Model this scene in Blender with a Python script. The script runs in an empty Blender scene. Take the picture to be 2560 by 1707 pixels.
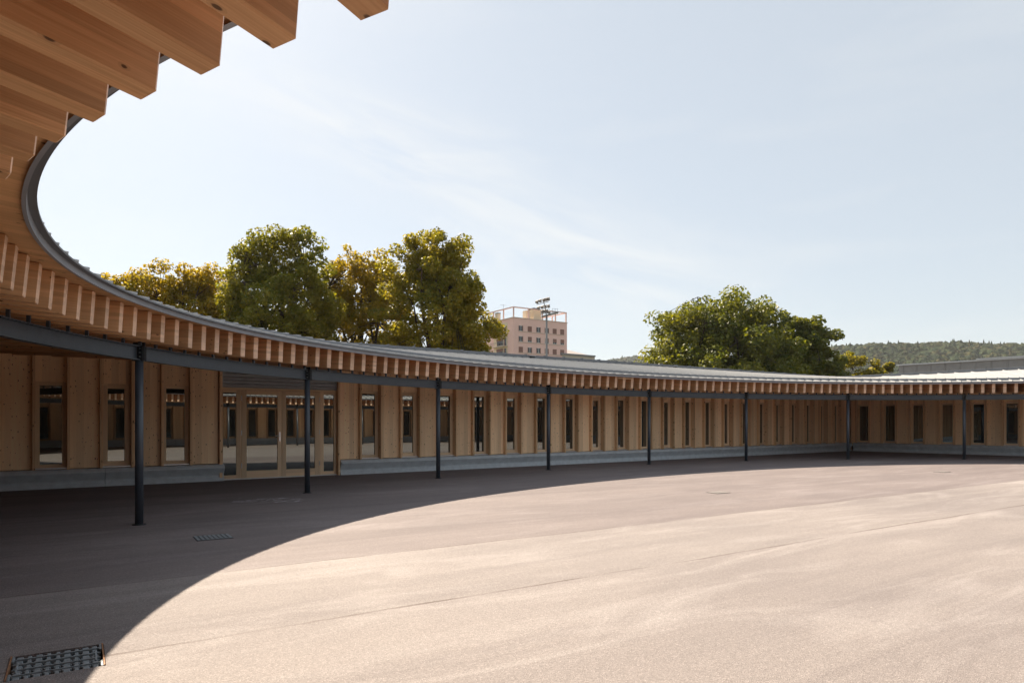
import bpy, bmesh, math, random
import numpy as np
from mathutils import Vector, Matrix
R = math.radians
M = 1.45                      # metres per camera height
scene = bpy.context.scene
rnd = random.Random(7)

# ------------------------------------------------------------------ camera
cd = bpy.data.cameras.new("camera"); cam = bpy.data.objects.new("camera", cd)
scene.collection.objects.link(cam); scene.camera = cam
cam.location = (0, 0, 1.45); cam.rotation_euler = (R(90), 0, 0)
cd.sensor_width = 36; cd.lens = 24; cd.shift_y = 0.0789
cd.clip_start = 0.05; cd.clip_end = 6000
scene.cycles.max_bounces = 14; scene.cycles.diffuse_bounces = 9
scene.render.resolution_x = 1024; scene.render.resolution_y = 682

# ------------------------------------------------------------------ sun and sky
SUN_AZ, SUN_EL = 124.3, 44.0      # azimuth measured from +X towards +Y
az, el = R(SUN_AZ), R(SUN_EL)
sd = bpy.data.lights.new("sun", 'SUN'); sun = bpy.data.objects.new("sun", sd)
scene.collection.objects.link(sun)
sd.energy = 5.0; sd.angle = R(0.55); sd.color = (1.0, 0.855, 0.68)
sunv = Vector((math.cos(az) * math.cos(el), math.sin(az) * math.cos(el), math.sin(el)))
sun.rotation_euler = sunv.to_track_quat('Z', 'Y').to_euler(); sun.location = sunv * 60
world = bpy.data.worlds.new("World"); scene.world = world; world.use_nodes = True
wn, wl = world.node_tree.nodes, world.node_tree.links
bg = wn["Background"]
sky = wn.new("ShaderNodeTexSky"); sky.sky_type = 'NISHITA'; sky.sun_disc = False
sky.sun_elevation = el; sky.sun_rotation = R(90 - SUN_AZ)
sky.air_density = 1.0; sky.dust_density = 1.3; sky.ozone_density = 1.6; sky.altitude = 250
bg.inputs[1].default_value = 0.0465
def wn_sep(c):
    n = wn.new("ShaderNodeRGBToBW"); wl.new(c, n.inputs[0]); return n.outputs[0]
def dotn(vec):
    n = wn.new("ShaderNodeVectorMath"); n.operation = 'DOT_PRODUCT'; n.inputs[1].default_value = vec
    wl.new(tc.outputs['Generated'], n.inputs[0]); return n.outputs['Value']
def wmath(op, a, b=None, c=None):
    n = wn.new("ShaderNodeMath"); n.operation = op
    for i, q in enumerate((a, b, c)):
        if q is None: continue
        if isinstance(q, (int, float)): n.inputs[i].default_value = q
        else: wl.new(q, n.inputs[i])
    return n.outputs[0]
# thin cirrus laid out by direction (a dome high above everything)
tc = wn.new("ShaderNodeTexCoord"); mp = wn.new("ShaderNodeMapping")
mp.inputs['Rotation'].default_value = (R(12), R(-24), R(20)); mp.inputs['Scale'].default_value = (1.6, 3.0, 9.0)
nz = wn.new("ShaderNodeTexNoise"); nz.inputs['Scale'].default_value = 1.5; nz.inputs['Detail'].default_value = 7
nz.inputs['Roughness'].default_value = 0.5; nz.inputs['Distortion'].default_value = 0.5
rp = wn.new("ShaderNodeValToRGB"); rp.color_ramp.elements[0].position = 0.50; rp.color_ramp.elements[1].position = 0.80
rp.color_ramp.elements[1].color = (0.4, 0.4, 0.4, 1)
mx = wn.new("ShaderNodeMixRGB"); mx.inputs[2].default_value = (8.1, 7.95, 7.6, 1)
hz = wn.new("ShaderNodeMixRGB"); hz.inputs[0].default_value = 0.62; hz.inputs[2].default_value = (6.55, 6.98, 7.12, 1)
wl.new(tc.outputs['Generated'], mp.inputs[0]); wl.new(mp.outputs[0], nz.inputs['Vector'])
wl.new(nz.outputs['Fac'], rp.inputs[0]); wl.new(sky.outputs[0], hz.inputs[1])
def bank(cen, along, su, sv, scl, seedv):
    # one soft bank of cirrus round the direction cen, drawn out along 'along'
    cen = Vector(cen).normalized(); a_ = Vector(along); a_ = (a_ - cen * a_.dot(cen)).normalized(); b_ = cen.cross(a_)
    u_, v_, w_ = dotn(a_), dotn(b_), dotn(cen)
    cmb = wn.new("ShaderNodeCombineXYZ"); wl.new(wmath('MULTIPLY', u_, scl[0]), cmb.inputs[0]); wl.new(wmath('MULTIPLY', v_, scl[1]), cmb.inputs[1]); cmb.inputs[2].default_value = seedv
    n = wn.new("ShaderNodeTexNoise"); n.inputs['Scale'].default_value = 1; n.inputs['Detail'].default_value = 7; n.inputs['Roughness'].default_value = 0.58; n.inputs['Distortion'].default_value = 0.7
    wl.new(cmb.outputs[0], n.inputs['Vector'])
    r2_ = wmath('ADD', wmath('POWER', wmath('DIVIDE', u_, su), 2.0), wmath('POWER', wmath('DIVIDE', v_, sv), 2.0))
    g_ = wmath('EXPONENT', wmath('MULTIPLY', r2_, -1.0))
    g_ = wmath('MULTIPLY', g_, wmath('GREATER_THAN', w_, 0.0))
    f_ = wmath('MULTIPLY', g_, wmath('MAXIMUM', wmath('MULTIPLY', wmath('SUBTRACT', n.outputs['Fac'], 0.36), 2.6), 0.0))
    return f_
k1 = bank((-0.16, 1, 0.40), (0.93, 0, -0.36), 0.26, 0.050, (5, 26), 1.7)
k2 = bank((0.10, 1, 0.24), (0.95, 0, -0.25), 0.20, 0.065, (5, 20), 5.2)
base_ = wmath('MULTIPLY', wn_sep(rp.outputs[0]), 0.45)
tot_ = wmath('MINIMUM', wmath('ADD', base_, wmath('MULTIPLY', wmath('ADD', k1, k2), 0.62)), 0.9)
wl.new(tot_, mx.inputs[0]); wl.new(hz.outputs[0], mx.inputs[1]); wl.new(mx.outputs[0], bg.inputs[0])
scene.view_settings.view_transform = 'Standard'; scene.view_settings.look = 'None'
scene.view_settings.exposure = 1.44; scene.view_settings.gamma = 1

# ------------------------------------------------------------------ helpers
def link(o, parent=None):
    scene.collection.objects.link(o)
    if parent is not None: o.parent = parent
    return o
def tag(o, label=None, cat=None, group=None, kind=None):
    if label: o["label"] = label
    if cat: o["category"] = cat
    if group: o["group"] = group
    if kind: o["kind"] = kind
    return o
def empty(name, loc=(0, 0, 0), rz=0, label=None, cat=None, group=None):
    o = bpy.data.objects.new(name, None); o.location = loc; o.rotation_euler = (0, 0, rz)
    o.empty_display_size = 0.3; link(o); tag(o, label, cat, group); return o

class MB:
    """collects faces; 'grain' is a per-vertex coordinate whose x runs along the wood grain"""
    def __init__(s): s.v = []; s.f = []; s.g = []; s.m = []
    def add(s, vs, fs, gs=None, mi=0):
        b = len(s.v); s.v += [tuple(v) for v in vs]
        s.g += [tuple(g) for g in (gs if gs is not None else vs)]
        s.f += [tuple(b + i for i in q) for q in fs]; s.m += [mi] * len(fs)
    def box(s, o, ax, ay, az, lx, ly, lz, off=None, mi=0, grain=0):
        """box from corner-centre o along unit axes ax, ay, az; l* = (min, max)"""
        o = Vector(o); ax, ay, az = Vector(ax), Vector(ay), Vector(az)
        if off is None: off = (rnd.uniform(0, 90), rnd.uniform(0, 90), rnd.uniform(0, 90))
        vs, gs = [], []
        for i in (0, 1):
            for j in (0, 1):
                for k in (0, 1):
                    vs.append(o + ax * lx[i] + ay * ly[j] + az * lz[k])
                    q = [lx[i], ly[j], lz[k]]
                    q = q if grain == 0 else ([q[1], q[2], q[0]] if grain == 1 else [q[2], q[0], q[1]])
                    gs.append((q[0] + off[0], q[1] + off[1], q[2] + off[2]))
        fs = [(0, 1, 3, 2), (4, 6, 7, 5), (0, 4, 5, 1), (2, 3, 7, 6), (0, 2, 6, 4), (1, 5, 7, 3)]
        if ax.cross(ay).dot(az) < 0: fs = [q[::-1] for q in fs]
        s.add(vs, fs, gs, mi)
    def tube(s, p0, p1, r0, r1, n=10, caps=True, mi=0):
        p0, p1 = Vector(p0), Vector(p1); d = (p1 - p0).normalized()
        a = d.orthogonal().normalized(); b = d.cross(a)
        vs = []
        for p, r in ((p0, r0), (p1, r1)):
            for i in range(n):
                t = 2 * math.pi * i / n; vs.append(p + (a * math.cos(t) + b * math.sin(t)) * r)
        fs = [(i, (i + 1) % n, n + (i + 1) % n, n + i) for i in range(n)]
        if caps: fs += [tuple(range(n))[::-1], tuple(range(n, 2 * n))]
        s.add(vs, fs, None, mi)
    def build(s, name, mats, parent=None, smooth=False, bevel=0, inv=None):
        me = bpy.data.meshes.new(name)
        vs = s.v if inv is None else [tuple(inv @ Vector(v)) for v in s.v]
        me.from_pydata(vs, [], s.f)
        at = me.attributes.new("grain", 'FLOAT_VECTOR', 'POINT')
        at.data.foreach_set("vector", np.array(s.g, dtype=np.float32).ravel())
        for m in (mats if isinstance(mats, (list, tuple)) else [mats]): me.materials.append(m)
        me.polygons.foreach_set("material_index", s.m)
        if smooth: me.polygons.foreach_set("use_smooth", [True] * len(s.f))
        me.update()
        o = bpy.data.objects.new(name, me); link(o, parent)
        if bevel:
            b = o.modifiers.new("bevel", 'BEVEL'); b.width = bevel; b.segments = 1; b.limit_method = 'ANGLE'
        return o
def pmesh(name, verts, faces, mats, parent=None, smooth=False, grain=None):
    m = MB(); m.add(verts, faces, grain); return m.build(name, mats, parent, smooth)

# ------------------------------------------------------------------ materials
class NT:
    def __init__(s, name):
        s.m = bpy.data.materials.new(name); s.m.use_nodes = True
        s.n = s.m.node_tree.nodes; s.l = s.m.node_tree.links
        s.b = s.n["Principled BSDF"]; s.out = s.n["Material Output"]
    def new(s, t, **k):
        n = s.n.new(t)
        for a, v in k.items():
            if a[0] == '_': n.inputs[int(a[1:])].default_value = v
            else: setattr(n, a, v)
        return n
    def set(s, k, v): s.b.inputs[k].default_value = v
    def ramp(s, src, stops):
        r = s.new("ShaderNodeValToRGB"); e = r.color_ramp.elements
        while len(e) < len(stops): e.new(0.5)
        for i, (p, c) in enumerate(stops): e[i].position = p; e[i].color = (*c, 1) if len(c) == 3 else c
        s.l.new(src, r.inputs[0]); return r.outputs[0]
    def mix(s, fac, a, b, mode='MIX'):
        x = s.new("ShaderNodeMixRGB", blend_type=mode)
        for i, q in ((0, fac), (1, a), (2, b)):
            if hasattr(q, 'is_output'): s.l.new(q, x.inputs[i])
            elif isinstance(q, (int, float)): x.inputs[i].default_value = q
            else: x.inputs[i].default_value = (*q, 1)
        return x.outputs[0]
    def noise(s, vec, scale, detail=4, rough=0.55, dist=0.0):
        n = s.new("ShaderNodeTexNoise"); n.inputs['Scale'].default_value = scale
        n.inputs['Detail'].default_value = detail; n.inputs['Roughness'].default_value = rough
        n.inputs['Distortion'].default_value = dist
        if vec is not None: s.l.new(vec, n.inputs['Vector'])
        return n.outputs['Fac']
    def mapping(s, vec, scale=(1, 1, 1), rot=(0, 0, 0), loc=(0, 0, 0)):
        n = s.new("ShaderNodeMapping"); n.inputs['Scale'].default_value = scale
        n.inputs['Rotation'].default_value = rot; n.inputs['Location'].default_value = loc
        s.l.new(vec, n.inputs[0]); return n.outputs[0]
    def math(s, op, a, b=None):
        n = s.new("ShaderNodeMath", operation=op)
        for i, q in ((0, a), (1, b)):
            if q is None: continue
            if hasattr(q, 'is_output'): s.l.new(q, n.inputs[i])
            else: n.inputs[i].default_value = q
        return n.outputs[0]
    def bump(s, h, st=0.3, dist=0.01):
        n = s.new("ShaderNodeBump"); n.inputs['Strength'].default_value = st; n.inputs['Distance'].default_value = dist
        s.l.new(h, n.inputs['Height']); s.l.new(n.outputs[0], s.b.inputs['Normal'])
    def base(s, c): s.l.new(c, s.b.inputs['Base Color'])

def wood(name, light, dark, knot=(0.06, 0.022, 0.008), board=0.13, knots=0.09, rough=0.55, lamella=0.0, knot_scale=1.0):
    """grain x = along fibres, y / z across; boards 'board' wide in y"""
    t = NT(name)
    at = t.new("ShaderNodeAttribute", attribute_name="grain"); g = at.outputs['Vector']
    sep = t.new("ShaderNodeSeparateXYZ"); t.l.new(g, sep.inputs[0])
    cell = t.math('FLOOR', t.math('DIVIDE', sep.outputs['Y'], board))
    cell2 = t.math('FLOOR', t.math('DIVIDE', sep.outputs['Z'], board if lamella == 0 else lamella))
    cmb = t.new("ShaderNodeCombineXYZ"); t.l.new(cell, cmb.inputs[0]); t.l.new(cell2, cmb.inputs[1])
    wnz = t.new("ShaderNodeTexWhiteNoise", noise_dimensions='3D'); t.l.new(cmb.outputs[0], wnz.inputs[0])
    # shift the pattern per board
    vadd = t.new("ShaderNodeVectorMath", operation='MULTIPLY_ADD')
    t.l.new(wnz.outputs['Color'], vadd.inputs[0]); vadd.inputs[1].default_value = (9, 9, 9); t.l.new(g, vadd.inputs[2])
    v = vadd.outputs[0]
    fine = t.noise(t.mapping(v, (1.2, 60, 60)), 2.0, 5, 0.6, 0.3)
    broad = t.noise(t.mapping(v, (0.5, 7, 7)), 1.6, 3, 0.5, 1.2)
    c = t.mix(t.ramp(fine, [(0.3, (0, 0, 0)), (0.75, (1, 1, 1))]), dark, light)
    c = t.mix(t.ramp(broad, [(0.35, (0, 0, 0)), (0.8, (0.42,) * 3)]), c, tuple(x * 0.72 for x in dark))
    br = t.math('ADD', t.math('MULTIPLY', wnz.outputs['Value'], 0.30), 0.85)
    cb = t.new("ShaderNodeCombineXYZ")
    for i in range(3): t.l.new(br, cb.inputs[i])
    c = t.mix(1.0, c, cb.outputs[0], 'MULTIPLY')
    oi = t.new("ShaderNodeObjectInfo"); obr = t.math('ADD', t.math('MULTIPLY', oi.outputs['Random'], 0.16), 0.91)
    cb2 = t.new("ShaderNodeCombineXYZ")
    for i in range(3): t.l.new(obr, cb2.inputs[i])
    c = t.mix(1.0, c, cb2.outputs[0], 'MULTIPLY')
    # knots
    sp2 = t.new("ShaderNodeSeparateXYZ"); t.l.new(v, sp2.inputs[0])
    c2 = t.new("ShaderNodeCombineXYZ")
    t.l.new(t.math('MULTIPLY', sp2.outputs['X'], 4.2 * knot_scale), c2.inputs[0])
    t.l.new(t.math('MULTIPLY', t.math('ADD', sp2.outputs['Y'], sp2.outputs['Z']), 7.5 * knot_scale), c2.inputs[1])
    vo = t.new("ShaderNodeTexVoronoi", voronoi_dimensions='2D'); vo.inputs['Scale'].default_value = 1.0; vo.inputs['Randomness'].default_value = 1
    t.l.new(c2.outputs[0], vo.inputs['Vector'])
    kcol = t.new("ShaderNodeSeparateColor"); t.l.new(vo.outputs['Color'], kcol.inputs[0])
    clus = t.math('MULTIPLY', t.noise(g, 1.7, 2, 0.5), 1.55)
    size = t.math('MULTIPLY', t.math('GREATER_THAN', kcol.outputs[0], t.math('SUBTRACT', 1.30, clus)), t.math('ADD', t.math('MULTIPLY', kcol.outputs[1], knots * 0.9), knots * 0.35))
    dist = t.math('ADD', vo.outputs['Distance'], t.math('MULTIPLY', t.math('SUBTRACT', t.noise(t.mapping(v, (12, 30, 30)), 1.0, 3), 0.5), knots * 1.1))
    kn = t.new("ShaderNodeMath", operation='DIVIDE', use_clamp=True); t.l.new(t.math('MULTIPLY', t.math('SUBTRACT', size, dist), 2.6), kn.inputs[0]); t.l.new(t.math('MAXIMUM', size, 0.001), kn.inputs[1])
    kf = t.math('MULTIPLY', kn.outputs[0], t.math('GREATER_THAN', size, 0.001))
    halo = t.math('LESS_THAN', dist, t.math('MULTIPLY', size, 1.7))
    c = t.mix(t.math('MULTIPLY', halo, 0.18), c, tuple(x * 0.5 for x in dark))
    c = t.mix(t.math('MULTIPLY', kf, 0.85), c, knot)
    t.base(c); t.set('Roughness', rough); t.set('Specular IOR Level', 0.3)
    t.bump(fine, 0.25, 0.003)
    return t.m
def board_lines(): pass

def plain(name, col, rough=0.6, metal=0.0, var=0.12, scale=6, spec=0.5, bump=0.0, bscale=120):
    t = NT(name)
    tcn = t.new("ShaderNodeTexCoord"); v = tcn.outputs['Object']
    n = t.noise(v, scale, 5, 0.6)
    c = t.mix(t.ramp(n, [(0.3, (0, 0, 0)), (0.7, (1, 1, 1))]), tuple(x * (1 - var) for x in col), tuple(min(1, x * (1 + var)) for x in col))
    t.base(c); t.set('Roughness', rough); t.set('Metallic', metal); t.set('Specular IOR Level', spec)
    if bump: t.bump(t.noise(v, bscale, 3), bump, 0.004)
    return t.m

W_PANEL = wood("spruce_panel", (0.95, 0.70, 0.44), (0.90, 0.61, 0.36), board=0.145, knots=0.10, knot_scale=1.5)
W_FIN = wood("larch_fin", (0.82, 0.57, 0.34), (0.72, 0.46, 0.25), board=0.2, knots=0.11)
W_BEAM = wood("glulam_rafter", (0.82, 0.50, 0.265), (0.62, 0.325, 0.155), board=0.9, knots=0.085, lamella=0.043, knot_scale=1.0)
W_END = wood("rafter_end_grain_sheen", (0.86, 0.62, 0.45), (0.76, 0.50, 0.34), board=0.9, knots=0.0, lamella=0.043, rough=0.38)  # pale end grain, with the sky's sheen on the ends put into the colour
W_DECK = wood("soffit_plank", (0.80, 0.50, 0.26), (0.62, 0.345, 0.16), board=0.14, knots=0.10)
W_DOOR = wood("larch_door", (0.86, 0.65, 0.43), (0.78, 0.55, 0.34), board=0.3, knots=0.0)
STEEL = plain("anthracite_steel", (0.045, 0.056, 0.072), 0.36, 0.0, 0.10, 3, 0.5)
STEEL_D = plain("dark_steel", (0.02, 0.022, 0.025), 0.5, 0.3, 0.1, 8)
CONC = plain("grey_concrete", (0.52, 0.56, 0.58), 0.8, 0, 0.12, 5, 0.3, 0.25, 90)
GALV = plain("bolt_metal", (0.45, 0.45, 0.45), 0.35, 1.0, 0.1, 8)
SILVER = plain("brushed_metal", (0.7, 0.7, 0.7), 0.3, 1.0, 0.05, 8)
LOUV = plain("grey_shutter", (0.50, 0.53, 0.56), 0.55, 0.2, 0.08, 4)
IRON = plain("cast_iron", (0.23, 0.26, 0.28), 0.55, 0.35, 0.25, 30, 0.5, 0.3, 200)
RUST = plain("rusty_iron", (0.30, 0.15, 0.075), 0.8, 0.2, 0.35, 40)
PIT = plain("drain_pit", (0.012, 0.011, 0.01), 0.9)

LOUV2 = plain('grey_seam_cladding', (0.17, 0.165, 0.16), 0.55, 0.2, 0.08, 4)
def zinc():
    t = NT("zinc_sheet"); tcn = t.new("ShaderNodeTexCoord"); v = tcn.outputs['Object']
    n = t.noise(v, 0.9, 5, 0.6); n2 = t.noise(v, 14, 4, 0.6)
    c = t.mix(n, (0.32, 0.33, 0.34), (0.45, 0.455, 0.46)); c = t.mix(t.ramp(n2, [(0.4, (0, 0, 0)), (0.9, (0.5,) * 3)]), c, (0.28, 0.27, 0.26))
    t.base(c); t.set('Metallic', 0.35); t.set('Roughness', 0.48)
    t.bump(t.noise(v, 3.0, 3), 0.35, 0.02)
    return t.m
ZINC = zinc()
ZINC_D = plain("dark_zinc", (0.165, 0.172, 0.185), 0.45, 0.3, 0.08, 3)

FASC = plain("fascia_zinc_lit", (0.30, 0.32, 0.36), 0.42, 0.25, 0.08, 3)  # lighter copy of the dark zinc; sky and ground light painted into it

def glass():
    t = NT("window_glass"); tcn = t.new("ShaderNodeTexCoord")
    t.set('Base Color', (0.026, 0.027, 0.024, 1)); t.set('Roughness', 0.02)
    gl = t.new("ShaderNodeBsdfGlossy"); gl.inputs['Roughness'].default_value = 0.0; gl.inputs['Color'].default_value = (0.86, 0.95, 0.93, 1)
    lw = t.new("ShaderNodeFresnel"); lw.inputs[0].default_value = 1.55
    fac = t.math('ADD', t.math('MULTIPLY', lw.outputs[0], 1.2), 0.12)
    b = t.new("ShaderNodeBump"); b.inputs['Strength'].default_value = 0.05; b.inputs['Distance'].default_value = 0.01
    t.l.new(t.noise(tcn.outputs['Object'], 1.6, 1, 0.3), b.inputs['Height'])
    t.l.new(b.outputs[0], gl.inputs['Normal'])
    ms = t.new("ShaderNodeMixShader"); t.l.new(fac, ms.inputs[0]); t.l.new(t.b.outputs[0], ms.inputs[1]); t.l.new(gl.outputs[0], ms.inputs[2])
    t.l.new(ms.outputs[0], t.out.inputs[0]); return t.m
GLASS = glass()

LANE = 34.0     # paving lanes run parallel to the long wall
def asphalt():
    t = NT("red_asphalt"); tcn = t.new("ShaderNodeTexCoord"); v = tcn.outputs['Object']
    vr = t.mapping(v, (1, 1, 1), (0, 0, R(-LANE)))
    sep = t.new("ShaderNodeSeparateXYZ"); t.l.new(vr, sep.inputs[0])
    wob = t.noise(t.mapping(vr, (0.25, 0.0, 0)), 1.0, 3)
    yy = t.math('ADD', t.math('ADD', sep.outputs['Y'], t.math('MULTIPLY', wob, 0.20)), t.math('MULTIPLY', t.noise(v, 6.0, 4, 0.7), 0.05))
    streak = t.noise(t.mapping(vr, (0.09, 0.9, 1)), 1.2, 7, 0.66, 0.8)
    streak2 = t.noise(t.mapping(vr, (0.30, 1.2, 1), (0, 0, 0), (7, 3, 0)), 0.9, 7, 0.66, 1.4)
    blot = t.noise(v, 0.30, 5, 0.62, 0.5)
    c = t.mix(t.ramp(streak, [(0.36, (0, 0, 0)), (0.64, (1, 1, 1))]), (0.186, 0.163, 0.158), (0.244, 0.217, 0.206))
    c = t.mix(t.ramp(streak2, [(0.50, (0, 0, 0)), (0.72, (0.62,) * 3)]), c, (0.335, 0.308, 0.298))
    c = t.mix(t.ramp(blot, [(0.36, (0.35,) * 3), (0.60, (0, 0, 0))]), c, (0.150, 0.132, 0.132))
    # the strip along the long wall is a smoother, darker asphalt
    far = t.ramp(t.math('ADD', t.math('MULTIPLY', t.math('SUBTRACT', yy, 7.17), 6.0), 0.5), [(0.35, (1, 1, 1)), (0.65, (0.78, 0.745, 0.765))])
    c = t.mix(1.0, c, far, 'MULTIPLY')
    # lane joints every 2.12 m, dark line with a paler raw edge on the near side
    lane = t.math('DIVIDE', t.math('SUBTRACT', yy, 7.17), 2.12)
    fr = t.math('FRACT', t.math('ADD', lane, 100.5))
    dd = t.math('SUBTRACT', fr, 0.5)
    brk = t.ramp(t.noise(t.mapping(vr, (0.7, 0.2, 1)), 1.3, 4), [(0.38, (0.15,) * 3), (0.6, (0.8,) * 3)])
    near = t.math('MULTIPLY', t.math('LESS_THAN', yy, 7.4), t.math('GREATER_THAN', yy, 4.2))
    ln = t.math('MULTIPLY', t.math('MULTIPLY', t.math('LESS_THAN', t.math('ABSOLUTE', dd), 0.0085), brk), near)
    edge = t.ramp(t.math('ABSOLUTE', t.math('ADD', dd, 0.07)), [(0.0, (0.30,) * 3), (0.12, (0, 0, 0))])
    edge = t.math('MULTIPLY', t.math('MULTIPLY', edge, t.ramp(streak2, [(0.4, (0, 0, 0)), (0.6, (1, 1, 1))])), near)
    c = t.mix(edge, c, (0.34, 0.31, 0.295))
    c = t.mix(ln, c, (0.085, 0.062, 0.055))
    # aggregate grit
    vo = t.new("ShaderNodeTexVoronoi"); vo.inputs['Scale'].default_value = 140; t.l.new(v, vo.inputs['Vector'])
    gs = t.new("ShaderNodeSeparateColor"); t.l.new(vo.outputs['Color'], gs.inputs[0])
    grit = t.ramp(gs.outputs[0], [(0.0, (0.55,) * 3), (0.45, (0.95,) * 3), (0.85, (1.12,) * 3), (1.0, (1.7,) * 3)])
    c = t.mix(0.6, c, grit, 'MULTIPLY')
    # pale pebbles lying about
    vp = t.new("ShaderNodeTexVoronoi"); vp.inputs['Scale'].default_value = 3.2; t.l.new(v, vp.inputs['Vector'])
    peb = t.math('LESS_THAN', vp.outputs['Distance'], 0.022)
    c = t.mix(t.math('MULTIPLY', peb, 0.6), c, (0.5, 0.45, 0.4))
    t.base(c); t.set('Roughness', 0.82); t.set('Specular IOR Level', 0.35)
    h = t.math('ADD', t.math('MULTIPLY', vo.outputs['Distance'], 0.9), t.math('MULTIPLY', t.noise(v, 45, 4, 0.7), 0.8))
    t.bump(h, 0.5, 0.006)
    return t.m
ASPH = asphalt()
EARTH = plain("dry_grass_ground", (0.09, 0.085, 0.045), 0.95, 0, 0.35, 0.4, 0.1)

# ------------------------------------------------------------------ plan geometry (units of M)
CX, CY, EA, EB, TH = 6.954, 9.43, 11.334, 7.525, 0.578
CO = [0.00063, -0.00094, -0.00146, -0.00114, -0.00385, 0.00113, -0.0016, -0.00284, 0.0014, -0.00417]
NS = 7200
_t = np.linspace(0, 2 * np.pi, NS + 1)[:-1]
_k = 1 + sum(CO[2 * n] * np.cos((n + 1) * _t) + CO[2 * n + 1] * np.sin((n + 1) * _t) for n in range(5))
_u, _v = EA * np.cos(_t) * _k, EB * np.sin(_t) * _k
EXY = np.c_[CX + _u * math.cos(TH) - _v * math.sin(TH), CY + _u * math.sin(TH) + _v * math.cos(TH)]
_d = np.roll(EXY, -1, 0) - np.roll(EXY, 1, 0); _d /= np.hypot(*_d.T)[:, None]
NRM = np.c_[_d[:, 1], -_d[:, 0]]
seg = np.hypot(*(np.roll(EXY, -1, 0) - EXY).T); ARC = np.r_[0, np.cumsum(seg)[:-1]]; PER = seg.sum()
def jof(arc): return int(np.searchsorted(ARC, arc % PER) % NS)
# walls of the surrounding building (inner faces)
CORN = np.array([11.95, 24.10])
UL = np.array([0.80867, 0.58826]); NL = np.array([-0.58826, 0.80867])
UR = np.array([0.65230, -0.75796]); NR = np.array([0.75796, 0.65230])
WALLS = [(CORN, NL), (CORN, NR), (CORN - UL * 26.7, -NR), (CORN + UR * 19.2, -NL)]
wsum = np.zeros((NS, 2))
for _, N in WALLS:
    dt = np.clip(NRM @ N, 0, None) ** 4; wsum += dt[:, None] * N
DIR = NRM + 0.4 * wsum / np.hypot(*wsum.T)[:, None]; DIR /= np.hypot(*DIR.T)[:, None]
def hitd(j, w):
    p, d = EXY[j], DIR[j]; best = 1e9
    for P0, N in WALLS:
        c = d @ N
        if c > 1e-4:
            s = ((P0 + N * w - p) @ N) / c
            if s > 0: best = min(best, s)
    return best
def pt(j, o, z): p = EXY[j] + DIR[j] * o; return (p[0] * M, p[1] * M, z * M)
def ptn(j, o, z): p = EXY[j] + NRM[j] * o; return (p[0] * M, p[1] * M, z * M)

# ================================================================== THE SCHOOL BUILDING
S = empty("school_building", (float(CORN[0] * M), float(CORN[1] * M), 0))
tag(S, "single-storey timber-clad school building with a zinc roof curving round the courtyard", "building")
INV = Matrix.Translation(S.location).inverted()
def part(mb, name, mats, parent=S, **k): return mb.build(name, mats, parent, inv=INV, **k)

# ring surfaces -------------------------------------------------------
samples = list(range(0, NS, 12))
def strip(mb, fns, closed=True, grain=False, js=samples, mi=0):
    """fns: list of functions j -> xyz ; quads between successive functions round the ring"""
    rows = [[f(j) for f in fns] for j in js]
    n = len(js); k = len(fns); b = [p for r in rows for p in r]
    gs = []
    for ji, r in zip(js, rows):
        a = ARC[ji] * M
        r0 = Vector(r[0])
        for p in r: gs.append(((Vector(p) - r0).length, a, 0.02))
    fs = []
    for i in range(n if closed else n - 1):
        i2 = (i + 1) % n
        for q in range(k - 1):
            fs.append((i * k + q, i * k + q + 1, i2 * k + q + 1, i2 * k + q))
    mb.add(b, fs, gs, mi)
# polygon corners of the walls at offset w
def xline(P, N, Q, K):
    return np.linalg.solve(np.array([N, K]), np.array([P @ N, Q @ K]))
ORD = [0, 1, 3, 2]
def poly(w):
    out = []
    for a in range(4):
        A_, B_ = WALLS[ORD[a]], WALLS[ORD[(a + 1) % 4]]
        out.append(xline(A_[0] + A_[1] * w, A_[1], B_[0] + B_[1] * w, B_[1]))
    return out      # [L/R corner, R/S corner, S/W corner, W/L corner]
ZC = [0.02, 0.09, 0.03, -0.04]
def zridge(j):
    d = hitd(j, 1.0); p = EXY[j] + DIR[j] * d; P = poly(1.0); best = None
    for i in range(4):
        a, b = P[i], P[(i + 1) % 4]; L = np.linalg.norm(b - a); t = ((p - a) @ (b - a)) / L ** 2
        q = np.linalg.norm(a + (b - a) * t - p)
        if -0.01 <= t <= 1.01 and (best is None or q < best[0]): best = (q, ZC[i] * (1 - t) + ZC[(i + 1) % 4] * t)
    return 2.597 + best[1]
S_IN = 0.22
def slope(j): return min(0.10, max(0.045, S_IN / hitd(j, 0)))
# soffit planks
mb = MB()
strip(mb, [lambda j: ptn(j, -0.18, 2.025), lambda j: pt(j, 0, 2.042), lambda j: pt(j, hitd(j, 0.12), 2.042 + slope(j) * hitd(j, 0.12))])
part(mb, "soffit", W_DECK)
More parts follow.
